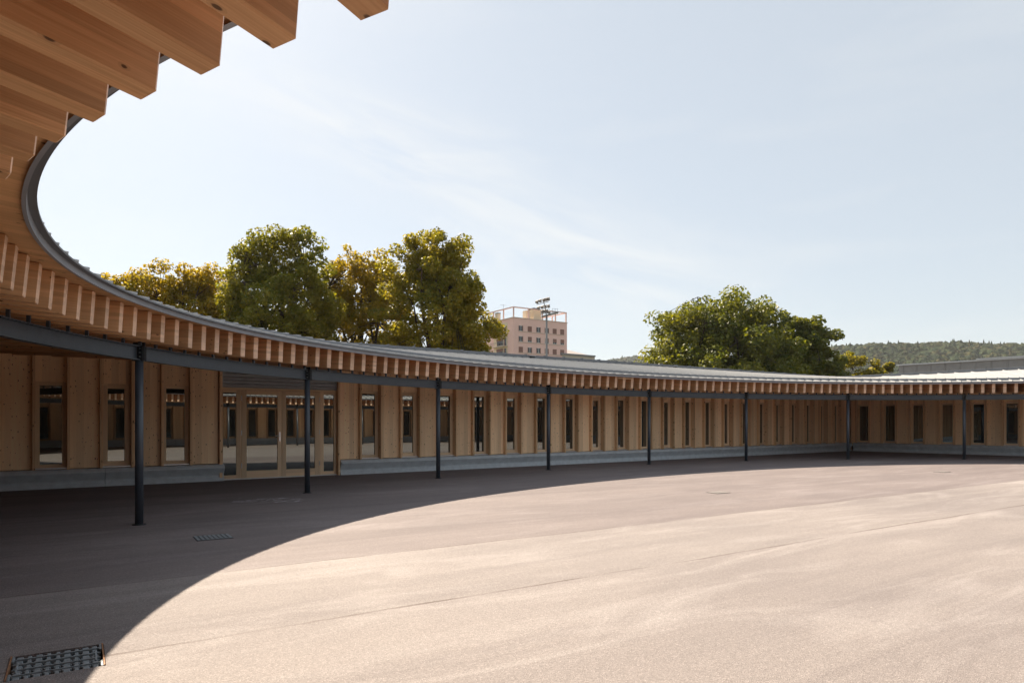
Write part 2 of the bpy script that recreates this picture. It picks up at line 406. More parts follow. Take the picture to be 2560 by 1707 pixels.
# fascia, drip edge, apron, kerb, roof sheet, parapet
mb = MB(); strip(mb, [lambda j: ptn(j, -0.165, 2.012), lambda j: ptn(j, -0.183, 2.012), lambda j: ptn(j, -0.188, 2.062)]); part(mb, "fascia", FASC)
mb = MB(); strip(mb, [lambda j: ptn(j, -0.18, 2.054), lambda j: ptn(j, -0.225, 2.054), lambda j: ptn(j, -0.225, 2.068), lambda j: ptn(j, -0.20, 2.069)]); part(mb, "drip_edge", ZINC_D)
def rise(j, o): return 2.069 + (o + 0.2) * 0.17
mb = MB(); strip(mb, [lambda j: ptn(j, -0.20, 2.069), lambda j: pt(j, 0.06, 2.113)])
def rib(mb, p0, p1, h=0.038, w=0.020):
    p0, p1 = Vector(p0), Vector(p1); d = p1 - p0; L = d.length; d.normalize()
    s = Vector((-d.y, d.x, 0)).normalized(); up = d.cross(s); up = up if up.z > 0 else -up
    mb.box(p0, d, s, up, (0, L), (-w / 2, w / 2), (-0.004, h))
NR_ = int(PER / 0.243)
ribj = [jof(PER * i / NR_) for i in range(NR_)]
for j in ribj: rib(mb, ptn(j, -0.215, 2.067), pt(j, 0.06, 2.113))
part(mb, "roof_apron", ZINC)
mb = MB(); strip(mb, [lambda j: pt(j, 0.06, 2.11), lambda j: pt(j, 0.075, 2.172), lambda j: pt(j, 0.12, 2.176)]); part(mb, "roof_kerb", ZINC_D)
mb = MB(); strip(mb, [lambda j: pt(j, 0.12, 2.166), lambda j: pt(j, hitd(j, 1.0), zridge(j))])
for j in ribj: rib(mb, pt(j, 0.11, 2.168), pt(j, hitd(j, 1.0), zridge(j)))
part(mb, "roof_sheet", ZINC)

def ringband(mb, ws, zc=1.0):
    """ws: list of (w, z) ; band round the rectangle"""
    P = [poly(w) for w, _ in ws]
    vs = [(P[q][i][0] * M, P[q][i][1] * M, (ws[q][1] + zc * ZC[i]) * M) for i in range(4) for q in range(len(ws))]
    k = len(ws); fs = []
    for i in range(4):
        for q in range(k - 1): fs.append((i * k + q, i * k + q + 1, ((i + 1) % 4) * k + q + 1, ((i + 1) % 4) * k + q))
    mb.add(vs, fs)
mb = MB(); ringband(mb, [(1.0, 2.585), (0.985, 2.592), (0.985, 2.680), (1.10, 2.690), (1.10, 2.64)])
P1 = poly(0.975)
for a, b in ((3, 0), (0, 1)):       # cap joints on the two visible sides
    A_, B_ = Vector((*P1[a], 0)), Vector((*P1[b], 0)); L = (B_ - A_).length; d = (B_ - A_).normalized()
    n_ = NL if a == 3 else NR; k = 0.5
    while k < L:
        p = A_ + d * k
        zz = ZC[a] * (1 - k / L) + ZC[b] * k / L
        mb.box((p.x * M, p.y * M, (2.6 + zz) * M), d, Vector((*n_, 0)), (0, 0, 1), (-0.012, 0.012), (0.0, 0.17), (0.0, 0.145)); k += 0.62 if a == 3 else 1.05
part(mb, "parapet", ZINC_D)
mb = MB(); ringband(mb, [(1.10, 2.645), (5.5, 2.35)])
P1, P5 = poly(1.12), poly(5.5)
for a, b in ((3, 0), (0, 1)):
    A_, B_ = Vector((*P1[a], 2.642 + ZC[a])) * M, Vector((*P1[b], 2.642 + ZC[b])) * M; A5, B5 = Vector((*P5[a], 2.35 + ZC[a])) * M, Vector((*P5[b], 2.35 + ZC[b])) * M
    for i in range(1, 62): rib(mb, A_.lerp(B_, i / 62), A5.lerp(B5, i / 62), 0.05, 0.02)
part(mb, "rear_roof_sheet", ZINC)
mb = MB(); ringband(mb, [(5.5, 2.35), (5.5, -0.1)], 0.0); part(mb, "outer_wall", W_PANEL)

def OBa(arc):          # the beam swings further back from the rafter ends behind the camera
    arc = arc % PER
    return float(np.interp(arc, [26.3, 28.5, 31.0, 34.5, 40.0], [0.25, 0.42, 0.72, 0.72, 0.25]))
# rafters --------------------------------------------------------------
knots_i = [0, 7, 15, 25, 40, 60, 80, 98, 116]
knots_a = [32.923, 31.335, 29.49, 27.12, 23.35, 18.33, 13.20, 8.52, 3.99]
# indices: 0-7 overhead group, 8-15 out of frame, 16... the long run
_ri = np.interp(np.arange(117), [0, 7, 16, 36, 37, 66, 76, 86, 96, 116], [32.902, 31.315, 29.265, 24.36, 24.12, 16.87, 14.31, 11.67, 9.04, 3.99])
raf = list(_ri)
extra = []
a = _ri[-1] - 0.25
while a > -(PER - 32.923) + 0.12: extra.append(a); a -= 0.2515
RH, RW = 0.262, 0.0735
def rafter(mb, j, rdim=None):
    s = slope(j); L = min(hitd(j, 0.0) * math.hypot(1, s), 9.0) * M
    c = 1 / math.hypot(1, s)
    ax = Vector((DIR[j][0] * c, DIR[j][1] * c, s * c)); ay = Vector((-DIR[j][1], DIR[j][0], 0)); azz = ax.cross(ay)
    if azz.z < 0: azz = -azz
    mb.box(ptn(j, 0, 1.775), ax, ay, azz, (0, L), (-RW * M / 2, RW * M / 2), (0, RH * M))
    mb.m[-6] = 1
    return s
drop = set(range(66, 74)) | set(range(8, 16)) | {116}
rest = MB(); restb = MB()
for i, a in enumerate(raf):
    j = jof(a)
    if i in drop: rafter(rest, j); tgt = restb
    else:
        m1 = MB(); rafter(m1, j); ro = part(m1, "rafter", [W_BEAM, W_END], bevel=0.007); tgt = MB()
    s = slope(j); ob = OBa(a) - 0.03; c = ptn(j, ob, 0); zb = 1.775 + ob * s
    tgt.box((c[0], c[1], 0), Vector((*DIR[j], 0)), Vector((-DIR[j][1], DIR[j][0], 0)), (0, 0, 1), (-0.018, 0.018), (-0.018, 0.018), (1.746 * M, (zb + 0.003) * M))
    if i not in drop: part(tgt, "bearing_block", STEEL, ro)
for a in extra: rafter(rest, jof(a))
tag(part(rest, "rafter", [W_BEAM, W_END]), kind="stuff"); tag(part(restb, "bearing_block", STEEL_D), kind="stuff")
# thin batten left under the fascia
jb = jof(raf[72]); mb = MB(); c = ptn(jb, -0.03, 2.0)
mb.box(c, Vector((-NRM[jb][1], NRM[jb][0], 0)), Vector((*NRM[jb], 0)), (0, 0, 1), (-0.34, 0.34), (-0.05, 0.0), (-0.03, 0.0)); part(mb, "batten", W_PANEL)

# ring beam and columns --------------------------------------------------
col_arc = [26.295 + 2.97, 26.295, 23.284, 20.341, 17.376, 14.295, 11.181, 8.1, 5.082, 2.05]
a = 2.05 - 3.0
while a > -(PER - 26.295 - 2.97) + 1.6: col_arc.append(a); a -= 3.0
ZB0, ZB1 = 1.607, 1.746
def ring_beam(a0, a1):
    n = 14; mb = MB()
    js = [jof(a0 + (a1 - a0) * (0.012 + 0.976 * i / n)) for i in range(n + 1)]
    def L(o, z): return lambda j: ptn(j, OBa(ARC[j]) + o, z)
    strip(mb, [L(-.003, ZB0 + .008), L(-.003, ZB1 - .008), L(.003, ZB1 - .008), L(.003, ZB0 + .008), L(-.003, ZB0 + .008)], False, js=js)
    for z0, z1 in ((ZB0, ZB0 + .009), (ZB1 - .009, ZB1)):
        strip(mb, [L(-.036, z0), L(-.036, z1), L(.036, z1), L(.036, z0), L(-.036, z0)], False, js=js)
    return part(mb, "ring_beam", STEEL)
for q in range(len(col_arc)):
    a0 = col_arc[q]; a1 = col_arc[(q + 1) % len(col_arc)]
    if q == len(col_arc) - 1: a1 = col_arc[0] - PER
    ring_beam(a0, a1)
for a in col_arc:
    j = jof(a); c = Vector(ptn(j, OBa(a), 0)); n_ = Vector((*NRM[j], 0)); t_ = Vector((-n_.y, n_.x, 0))
    mb = MB(); mb.tube(c, c + Vector((0, 0, ZB0 * M - 0.006)), 0.055, 0.055, 24)
    mb.tube(c + Vector((0, 0, ZB0 * M - 0.012)), c + Vector((0, 0, ZB0 * M - 0.002)), 0.075, 0.075, 20)
    co = part(mb, "column", STEEL)
    for pl in co.data.polygons: pl.use_smooth = len(pl.vertices) == 4
    mb = MB(); mb.box(c, t_, n_, (0, 0, 1), (-0.012, 0.012), (-0.085, 0.085), (ZB0 * M, ZB1 * M + 0.05))
    for sx in (-1, 1):
        mb.box(c, t_, n_, (0, 0, 1), (sx * 0.040 - 0.006, sx * 0.040 + 0.006), (-0.08, 0.08), (ZB0 * M - 0.012, ZB1 * M - 0.01))
        for z in (0.2, 0.5, 0.8):
            pz = c + Vector((0, 0, (ZB0 + (ZB1 - ZB0) * z) * M))
            mb.tube(pz + t_ * (sx * 0.046) - n_ * 0.045, pz + t_ * (sx * 0.066) - n_ * 0.045, 0.011, 0.011, 6, mi=1)
    part(mb, "beam_bracket", [STEEL_D, GALV], co)
    mb = MB(); mb.tube(c + Vector((0, 0, 0.001)), c + Vector((0, 0, 0.014)), 0.092, 0.088, 20); part(mb, "base_plate", STEEL_D, co)

# facade ---------------------------------------------------------------
UP = Vector((0, 0, 1))
class Wall:
    def __init__(s, O, u, n): s.O = Vector((O[0] * M, O[1] * M, 0)); s.u = Vector((*u, 0)); s.n = Vector((*n, 0))
    def box(s, mb, x, w, z, grain=2, mi=0, off=None): mb.box(s.O, s.u, s.n, UP, x, w, z, grain=grain, mi=mi, off=off)
AL = CORN - UL * (30.39 / M)         # distances along L measured from here
WL = Wall(AL, UL, NL); WR = Wall(CORN, UR, NR)
Z0, Z1 = 0.43, 2.94
def facade_bay(W, p, panel=(0, 0.56), window=True, sash=False, lim=None):
    """panel from p, window bay p+.56 .. p+1.25"""
    x0, x1 = p + panel[0], p + panel[1]
    if x1 - x0 > 0.05:
        mb = MB(); W.box(mb, (x0, x1), (0.0, 0.05), (Z0, Z1)); part(mb, "wall_panel", W_PANEL)
    if not window: return
    for xf in (p + 0.565, p + 1.195):
        mb = MB(); W.box(mb, (xf, xf + 0.052), (-0.12, 0.105), (0.415, 2.955)); part(mb, "timber_fin", W_FIN)
    a, b = p + 0.620, p + 1.192
    g0, g1 = p + 0.70, p + 1.11
    fr = MB(); e = 0.035 if sash else 0
    W.box(fr, (a, g0 + e), (0.085, 0.13), (0.455, 2.335)); W.box(fr, (g1 - e, b), (0.085, 0.13), (0.455, 2.335))
    W.box(fr, (g0 + e, g1 - e), (0.085, 0.13), (0.455, 0.525 + e), grain=0); W.box(fr, (g0 + e, g1 - e), (0.085, 0.13), (2.262 - e, 2.335), grain=0)
    if sash:
        W.box(fr, (a + .03, g0 + .03), (0.070, 0.084), (0.50, 2.30)); W.box(fr, (g1 - .03, b - .03), (0.070, 0.084), (0.50, 2.30))
    w = part(fr, "window", W_DOOR)
    gm = MB(); W.box(gm, (g0, g1), (0.112, 0.12), (0.52, 2.27)); part(gm, "pane", GLASS, w)
    sm = MB(); W.box(sm, (a, b), (-0.02, 0.084), (0.425, 0.45)); part(sm, "sill", SILVER, w)
    hm = MB(); W.box(hm, (a, b), (0.06, 0.11), (2.338, Z1)); part(hm, "header_board", W_PANEL, w)
p = 3.06
k = 0
while p < 29.0:
    facade_bay(WL, p, sash=(k % 3 == 1)); p += 1.25; k += 1
facade_bay(WL, p, panel=(0, 0.55), window=False)
mb = MB(); WL.box(mb, (p + 0.56, p + 0.61), (-0.085, 0.09), (0.415, 2.955)); WL.box(mb, (p + 0.615, 30.33), (0.0, 0.05), (Z0, Z1)); part(mb, "wall_panel", W_PANEL)
for i in range(6): facade_bay(WL, -0.70 - 1.25 * i, panel=(0.0, 0.56) if i else (0.0, 0.60), window=(i > 0), sash=(i == 2))
mb = MB(); WL.box(mb, (-0.075, -0.01), (-0.085, 0.2), (0.0, 2.955)); part(mb, "timber_fin", W_FIN)
# right-hand facade
for i in range(-1, 12):
    p = 0.96 + 1.24 * i
    facade_bay(WR, p, panel=((0.30 if i < 0 else 0.0), 0.56), sash=False)
# backing wall, top plate, base behind the bench
L_L = 30.39; WEST = -8.33
mb = MB()
for x0, x1, z0 in ((WEST, -0.01, -0.1), (3.08, L_L + 0.4, -0.1)): WL.box(mb, (x0, x1), (0.135, 0.30), (z0, 3.15))
WL.box(mb, (-0.01, 3.08), (0.36, 0.5), (-0.1, 3.15))
WR.box(mb, (0.13, 28.1), (0.135, 0.30), (-0.1, 3.15))
part(mb, "wall", W_FIN)
mb = MB()
for W, x0, x1 in ((WL, WEST, -0.0), (WL, 3.07, 30.2), (WR, 0.2, 27.9)): W.box(mb, (x0, x1), (-0.128, 0.112), (2.958, 3.04), grain=0)
part(mb, "top_plate", W_FIN)
mb = MB()
for W, x0, x1, zt in ((WL, WEST, 30.3, 3.0), (WR, 0.3, 27.8, 3.0)): W.box(mb, (x0, x1), (0.03, 0.11), (3.042, 3.36), grain=0)
part(mb, "upper_boarding", W_DECK)
# the two walls behind and left of the camera, seen only in the panes
WW = Wall(WALLS[2][0], UR, -NR); WS = Wall(WALLS[3][0], UL, -NL)
mp_, mg_, mw_ = MB(), MB(), MB()
for W, r0, r1, sgn in ((WW, 0.0, 27.2, 1), (WS, -36.5, 2.0, 1), (WR, 15.84, 26.6, 1)):
    x = r0
    while x < r1:
        W.box(mp_, (x, x + 0.56), (0.0, 0.05), (Z0, Z1)); W.box(mp_, (x + 0.62, x + 1.19), (0.03, 0.08), (2.34, Z1))
        W.box(mw_, (x + 0.565, x + 0.617), (-0.085, 0.09), (0.415, 2.955)); W.box(mw_, (x + 1.195, x + 1.247), (-0.085, 0.09), (0.415, 2.955))
        W.box(mg_, (x + 0.70, x + 1.11), (0.07, 0.08), (0.52, 2.27)); x += 1.25
    if W is not WR: W.box(mw_, (r0 - 1.0, r1 + 1), (0.135, 0.3), (-0.1, 3.6)); W.box(mw_, (r0 - 1, r1 + 1), (-0.128, 0.112), (2.958, 3.04))
mb = MB()
for W, r0, r1 in ((WW, 0.0, 27.4), (WS, -36.5, 2.0), (WR, 8.32, 27.7)): W.box(mb, (r0, r1), (-0.12, 0.0), (0.25, 0.41)); W.box(mb, (r0, r1), (-0.05, 0.0), (-0.02, 0.25))
part(mb, 'plinth', CONC)
tag(part(mp_, "wall_panel", W_PANEL), kind="stuff"); tag(part(mw_, "timber_fin", W_FIN), kind="stuff"); tag(part(mg_, "window_pane", GLASS), kind="stuff")

# entrance: glazed double door with side lights, shutter above
DW = 0.05
def glazed(x0, x1, z0, z1, st, top, bot, name, w0=DW, th=0.06):
    mb = MB()
    WL.box(mb, (x0, x0 + st[0]), (w0, w0 + th), (z0, z1)); WL.box(mb, (x1 - st[1], x1), (w0, w0 + th), (z0, z1))
    WL.box(mb, (x0 + st[0], x1 - st[1]), (w0, w0 + th), (z1 - top, z1), grain=0); WL.box(mb, (x0 + st[0], x1 - st[1]), (w0, w0 + th), (z0, z0 + bot), grain=0)
    o = part(mb, name, W_DOOR)
    g = MB(); WL.box(g, (x0 + st[0] - .01, x1 - st[1] + .01), (w0 + .025, w0 + .035), (z0 + bot - .01, z1 - top + .01)); part(g, "pane", GLASS, o)
    return o
glazed(0.02, 0.44, 0.03, 2.28, (0.015, 0.085), 0.08, 0.085, "sidelight")
glazed(2.55, 2.99, 0.03, 2.28, (0.085, 0.065), 0.08, 0.085, "sidelight")
d1 = glazed(0.475, 1.492, 0.012, 2.27, (0.125, 0.105), 0.11, 0.20, "door", DW - 0.012)
d2 = glazed(1.502, 2.515, 0.012, 2.27, (0.105, 0.125), 0.11, 0.20, "door", DW - 0.012)
mb = MB(); WL.box(mb, (0.442, 0.472), (DW, DW + .09), (0, 2.28)); WL.box(mb, (2.518, 2.548), (DW, DW + .09), (0, 2.28)); WL.box(mb, (0.0, 3.0), (DW, DW + .09), (2.283, 2.33), grain=0)
part(mb, "door_frame", W_DOOR)
mb = MB(); WL.box(mb, (1.417, 1.457), (0.018, 0.037), (0.955, 1.195)); c = WL.O + WL.u * 1.437 + WL.n * 0.018 + UP * 1.10
mb.tube(c, c - WL.n * 0.05, 0.011, 0.011, 10); mb.tube(c - WL.n * 0.045, c - WL.n * 0.045 - WL.u * 0.13, 0.0105, 0.009, 10)
c2 = WL.O + WL.u * 1.437 + WL.n * 0.018 + UP * 1.0; mb.tube(c2, c2 - WL.n * 0.008, 0.013, 0.013, 12); part(mb, "door_handle", SILVER, d1)
for dd, xx in ((d1, 0.474), (d2, 2.516)):
    for z in (0.28, 1.12, 2.0):
        mb = MB(); mb.tube(WL.O + WL.u * xx + WL.n * (DW - 0.02) + UP * z, WL.O + WL.u * xx + WL.n * (DW - 0.02) + UP * (z + 0.13), 0.012, 0.012, 8); part(mb, "hinge", SILVER, dd)
mb = MB(); WL.box(mb, (0.0, 3.0), (0.02, 0.30), (-0.01, 0.028)); part(mb, "threshold", SILVER)
mb = MB()
for i in range(8):
    z = 2.345 + i * 0.088
    a0 = WL.O + WL.u * 0.03; a1 = WL.O + WL.u * 2.97
    prof = [(0.10, z), (0.06, z + 0.012), (0.045, z + 0.04), (0.06, z + 0.068), (0.10, z + 0.086)]
    vs = [tuple(q + WL.n * w + UP * zz) for q in (a0, a1) for w, zz in prof]
    mb.add(vs, [(k, k + 1, 6 + k, 5 + k) for k in range(4)])
WL.box(mb, (0.0, 0.03), (0.03, 0.12), (2.335, 3.04)); WL.box(mb, (2.97, 3.0), (0.03, 0.12), (2.335, 3.04)); WL.box(mb, (0.0, 3.0), (0.125, 0.2), (2.33, 3.3))
part(mb, "roller_shutter", LOUV)
mb = MB(); WL.box(mb, (3.003, 3.055), (-0.085, 0.2), (0.0, 2.955)); part(mb, "timber_fin", W_FIN)
# small things on the roof edge
def on_wall(W, x, w, z): return W.O + W.u * x + W.n * w + UP * z
for W, x in ((WL, 10.9), (WL, 18.6), (WR, 7.6)):
    mb = MB(); w0 = 0.985 * M
    W.box(mb, (x - 0.14, x + 0.14), (w0 - 0.05, w0 - 0.003), (2.65 * M + (0.03 if W is WR else 0), 2.665 * M + (0.03 if W is WR else 0))); W.box(mb, (x - 0.12, x + 0.12), (w0 - 0.012, w0 - 0.003), (2.60 * M, 2.63 * M), mi=1)
    part(mb, "vent_hood", [ZINC, PIT])
# raised volume behind the right-hand wing
mb = MB(); WR.box(mb, (0.2, 30), (4.0 * M, 8.0 * M), (2.2 * M, 3.20 * M)); k = 0.4
while k < 30: WR.box(mb, (k, k + 0.03), (3.99 * M - 0.02, 4.0 * M), (2.3 * M, 3.18 * M)); k += 0.7
part(mb, "upper_volume", LOUV2)
mb = MB(); WR.box(mb, (0.12, 30), (3.9 * M, 8.1 * M), (3.203 * M, 3.245 * M)); WR.box(mb, (4.0, 30), (3.86 * M, 8.1 * M), (3.25 * M, 3.29 * M)); part(mb, "upper_roof_cap", ZINC)
mb = MB(); WR.box(mb, (0.1, 2.6), (1.5 * M, 1.62 * M), (2.5 * M, 2.74 * M)); WL.box(mb, (27.2, 30.2), (1.5 * M, 1.62 * M), (2.5 * M, 2.72 * M)); part(mb, "roof_upstand", ZINC)
mb = MB(); WL.box(mb, (19.0, 22.0), (2.2 * M, 3.4 * M), (2.5 * M, 2.80 * M)); part(mb, "rooflight", ZINC)

# ================================================================== benches
prof = [(0.02, -0.02), (-0.135, -0.02), (-0.078, 0.085), (-0.050, 0.110), (-0.052, 0.15), (-0.145, 0.290), (-0.165, 0.318), (-0.160, 0.340), (-0.100, 0.400), (-0.075, 0.409), (0.02, 0.416)]
def bench(W, x0, x1, label, wend=(0.095, 0.095)):
    o = empty("concrete_bench", tuple(W.O + W.u * x0), 0, label, "bench", "concrete bench segments along the foot of the wall")
    vs = [tuple(W.u * (x + (0.0)) + W.n * w + UP * z) for x in (0.004, x1 - x0 - 0.004) for w, z in prof]
    n = len(prof); fs = [(i, i + 1, n + i + 1, n + i) for i in range(n - 1)] + [(n - 1, 0, n, 2 * n - 1), tuple(range(n))[::-1], tuple(range(n, 2 * n))]
    mb = MB(); mb.add(vs, fs); b = mb.build("seat", CONC, o)
    bm = bmesh.new(); bm.from_mesh(b.data); bmesh.ops.recalc_face_normals(bm, faces=bm.faces); bm.to_mesh(b.data); bm.free()
    mb = MB(); mb.box((0, 0, 0), W.u, W.n, UP, (0.004, x1 - x0 - 0.004), (0.022, 0.112), (-0.02, 0.411)); mb.build("plinth", CONC, o)
LB = ["concrete bench segment reaching the left edge of the picture", "concrete bench segment ending at the left side of the glazed entrance door"]
bench(WL, -6.3, -2.53, LB[0]); bench(WL, -2.53, 0.03, LB[1])
J = [3.06, 5.67, 9.50, 13.3, 17.1, 20.9, 24.7, 28.5, 30.28]
LBR = ["short concrete bench segment starting at the right side of the glazed entrance door",
 "concrete bench segment behind the third steel column from the left", "concrete bench segment just right of the third steel column from the left",
 "concrete bench segment behind the fourth steel column from the left", "concrete bench segment just left of the fifth steel column from the left",
 "concrete bench segment behind the sixth steel column from the left, on the long wall", "long-wall concrete bench segment between the sixth and seventh steel columns",
 "stub of concrete bench in the inner corner, at the end of the long wall"]
for i in range(8): bench(WL, J[i], J[i + 1], LBR[i])
bench(WR, 0.17, 0.67, "stub of concrete bench in the inner corner, at the start of the right-hand wall")
bench(WR, 0.67, 4.48, "concrete bench segment on the right-hand wall, left of the rightmost steel column")
bench(WR, 4.48, 8.3, "concrete bench segment on the right-hand wall reaching the right edge of the picture")

# ================================================================== ground
gb = MB(); gb.add([(-2300, -2300, -0.16), (2300, -2300, -0.16), (2300, 2300, -0.16), (-2300, 2300, -0.16)], [(0, 1, 2, 3)])
tag(gb.build("ground", EARTH), kind="structure")
GC = Vector((-2.764, 4.150, 0)); GU = Vector((math.cos(R(32.5)), math.sin(R(32.5)), 0)); GV = Vector((-GU.y, GU.x, 0))
GH = (0.248, 0.238)
def gq(x, y, z=0): return tuple(GC + GU * x + GV * y + Vector((0, 0, z)))
big = 60
xs, ys = [-big, -GH[0], GH[0], big], [-big, -GH[1], GH[1], big]
pv = [gq(x, y) for y in ys for x in xs]
pf = [(r * 4 + c, r * 4 + c + 1, r * 4 + c + 5, r * 4 + c + 4) for r in range(3) for c in range(3) if not (r == 1 and c == 1)]
pv += [gq(x, y, -0.15) for x, y in ((-GH[0], -GH[1]), (GH[0], -GH[1]), (GH[0], GH[1]), (-GH[0], GH[1]))]
pf += [(5, 6, 17, 16), (6, 10, 18, 17), (10, 9, 19, 18), (9, 5, 16, 19)]
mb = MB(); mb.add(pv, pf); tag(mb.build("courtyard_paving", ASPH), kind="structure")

# drain grate in the foreground
g = empty("drain_grate", tuple(GC), 0, "square cast-iron drain grate with rusty ends, large in the foreground at the shadow edge", "drain grate")
G0 = Vector((0, 0, 0))
mb = MB(); mb.box(G0, GU, GV, UP, (-.247, .247), (-.237, .237), (-0.148, -0.14)); mb.build("pit", PIT, g)
mb = MB()
for s in (-1, 1): mb.box(G0, GU, GV, UP, (s * .240 - .004, s * .240 + .004), (-.237, .237), (-.05, 0.006))
mb.build("side_rail", RUST, g)
mb = MB()
for i in range(9):
    x = -0.195 + i * 0.0488; wv = [0.036, .022, .034, .022, .022, .036, .022, .036, .03][i]
    mb.box(G0, GU, GV, UP, (x - wv / 2, x + wv / 2), (-.228, .228), (-.035, -0.006))
    for q in range(5): mb.box(G0, GU, GV, UP, (x - wv / 2 - .008, x + wv / 2 + .008), (-.17 + q * .085 - .005, -.17 + q * .085 + .005), (-.03, -.003))
mb.build("slat", IRON, g, bevel=0.004)
mb = MB()
for i in range(4):
    y = -0.155 + i * 0.103; mb.box(G0, GU, GV, UP, (-.225, .225), (y - .005, y + .005), (-.02, 0.003))
for s in (-1, 1):
    mb.box(G0, GU, GV, UP, (s * .228 - .007, s * .228 + .007), (-.232, -.12), (-.03, .002)); mb.box(G0, GU, GV, UP, (s * .228 - .007, s * .228 + .007), (.12, .232), (-.03, .002))
    mb.box(G0, GU, GV, UP, (s * .200 - .006, s * .200 + .006), (-.10, .10), (-.03, .002))
mb.build("bar", IRON, g, bevel=0.002)
COVM = plain('worn_cover_metal', (0.30, 0.27, 0.25), 0.5, 0.3, 0.2, 20)
def cover(name, x, y, hx, hy, label, mat, ribs=8, cat="drain cover"):
    o = empty(name, (x, y, 0), 0, label, cat)
    mb = MB(); mb.box(G0, GU, GV, UP, (-hx, hx), (-hy, hy), (-0.01, 0.003)); mb.build("frame", STEEL_D, o)
    mb = MB()
    for i in range(ribs):
        xx = -hx + (i + .5) * 2 * hx / ribs; mb.box(G0, GU, GV, UP, (xx - hx / ribs * .7, xx + hx / ribs * .7), (-hy + .015, hy - .015), (0.003, 0.009))
    mb.build("ribbed_plate", mat, o)
cover("drain_cover", -3.77, 8.61, 0.21, 0.19, "small pale drain cover in the shade, right of the first column's foot", IRON)
cover("drain_cover", 4.26, 14.1, 0.20, 0.16, "small flat drain cover on the sunlit paving in the middle distance", COVM, 6)
cover("drain_cover", 12.6, 20.0, 0.22, 0.16, "small flat drain cover on sunlit paving near the far edge of the courtyard", COVM, 6)

# chalk scuffs
CHALK = plain("chalk_dust", (0.75, 0.75, 0.78), 0.95)
mb = MB(); r2 = random.Random(3)
for i in range(46):
    px = r2.uniform(588, 752); py = 1250 + r2.uniform(-5, 5) - (px - 670) * 0.01
    Y = 1706.7 * M / (py - 1055.5); X = (px - 1280) / 1706.7 * Y; an = R(r2.uniform(5, 60)); L = r2.uniform(.02, .12); w = r2.uniform(.003, .010)
    d = Vector((math.cos(an), math.sin(an), 0)); n = Vector((-d.y, d.x, 0)); c = Vector((X, Y, 0.004))
    mb.add([c - d * L - n * w, c + d * L - n * w * .6, c + d * L + n * w * .6, c - d * L + n * w], [(0, 1, 2, 3)])
tag(mb.build("chalk_scuffs", CHALK), "faint white chalk scuffs on the shaded asphalt in front of the entrance", "chalk marks", kind="stuff")

# ================================================================== trees
def leafmat(name, cols, trans=0.55):
    t = NT(name); gi = t.new("ShaderNodeNewGeometry"); tcn = t.new("ShaderNodeTexCoord")
    r = gi.outputs['Random Per Island']
    n = t.noise(tcn.outputs['Object'], 0.30, 3, 0.6)
    c1 = t.ramp(r, [(i / (len(cols) - 1), c) for i, c in enumerate(cols)])
    c = t.mix(t.ramp(n, [(0.35, (0, 0, 0)), (0.65, (0.75,) * 3)]), c1, cols[-1])
    t.base(c); t.set('Roughness', 0.5); t.set('Specular IOR Level', 0.4)
    tr = t.new("ShaderNodeBsdfTranslucent"); t.l.new(t.mix(1.0, c, (1.5, 1.35, 0.5), 'MULTIPLY'), tr.inputs[0])
    ms = t.new("ShaderNodeMixShader"); ms.inputs[0].default_value = trans
    t.l.new(t.b.outputs[0], ms.inputs[1]); t.l.new(tr.outputs[0], ms.inputs[2]); t.l.new(ms.outputs[0], t.out.inputs[0]); return t.m
LF_GREEN = leafmat("green_leaves", [(0.060, 0.092, 0.012), (0.105, 0.135, 0.016), (0.20, 0.185, 0.02)])
LF_GOLD = leafmat("golden_leaves", [(0.12, 0.135, 0.013), (0.20, 0.185, 0.016), (0.33, 0.24, 0.018)])
LF_MID = leafmat("turning_leaves", [(0.080, 0.11, 0.013), (0.14, 0.155, 0.016), (0.25, 0.21, 0.018)])
LF_DEEP = leafmat("deep_green_leaves", [(0.036, 0.064, 0.010), (0.070, 0.100, 0.013), (0.17, 0.175, 0.018)], 0.45)
BARK = plain("bark", (0.045, 0.035, 0.028), 0.95, 0, 0.3, 6, 0.2)

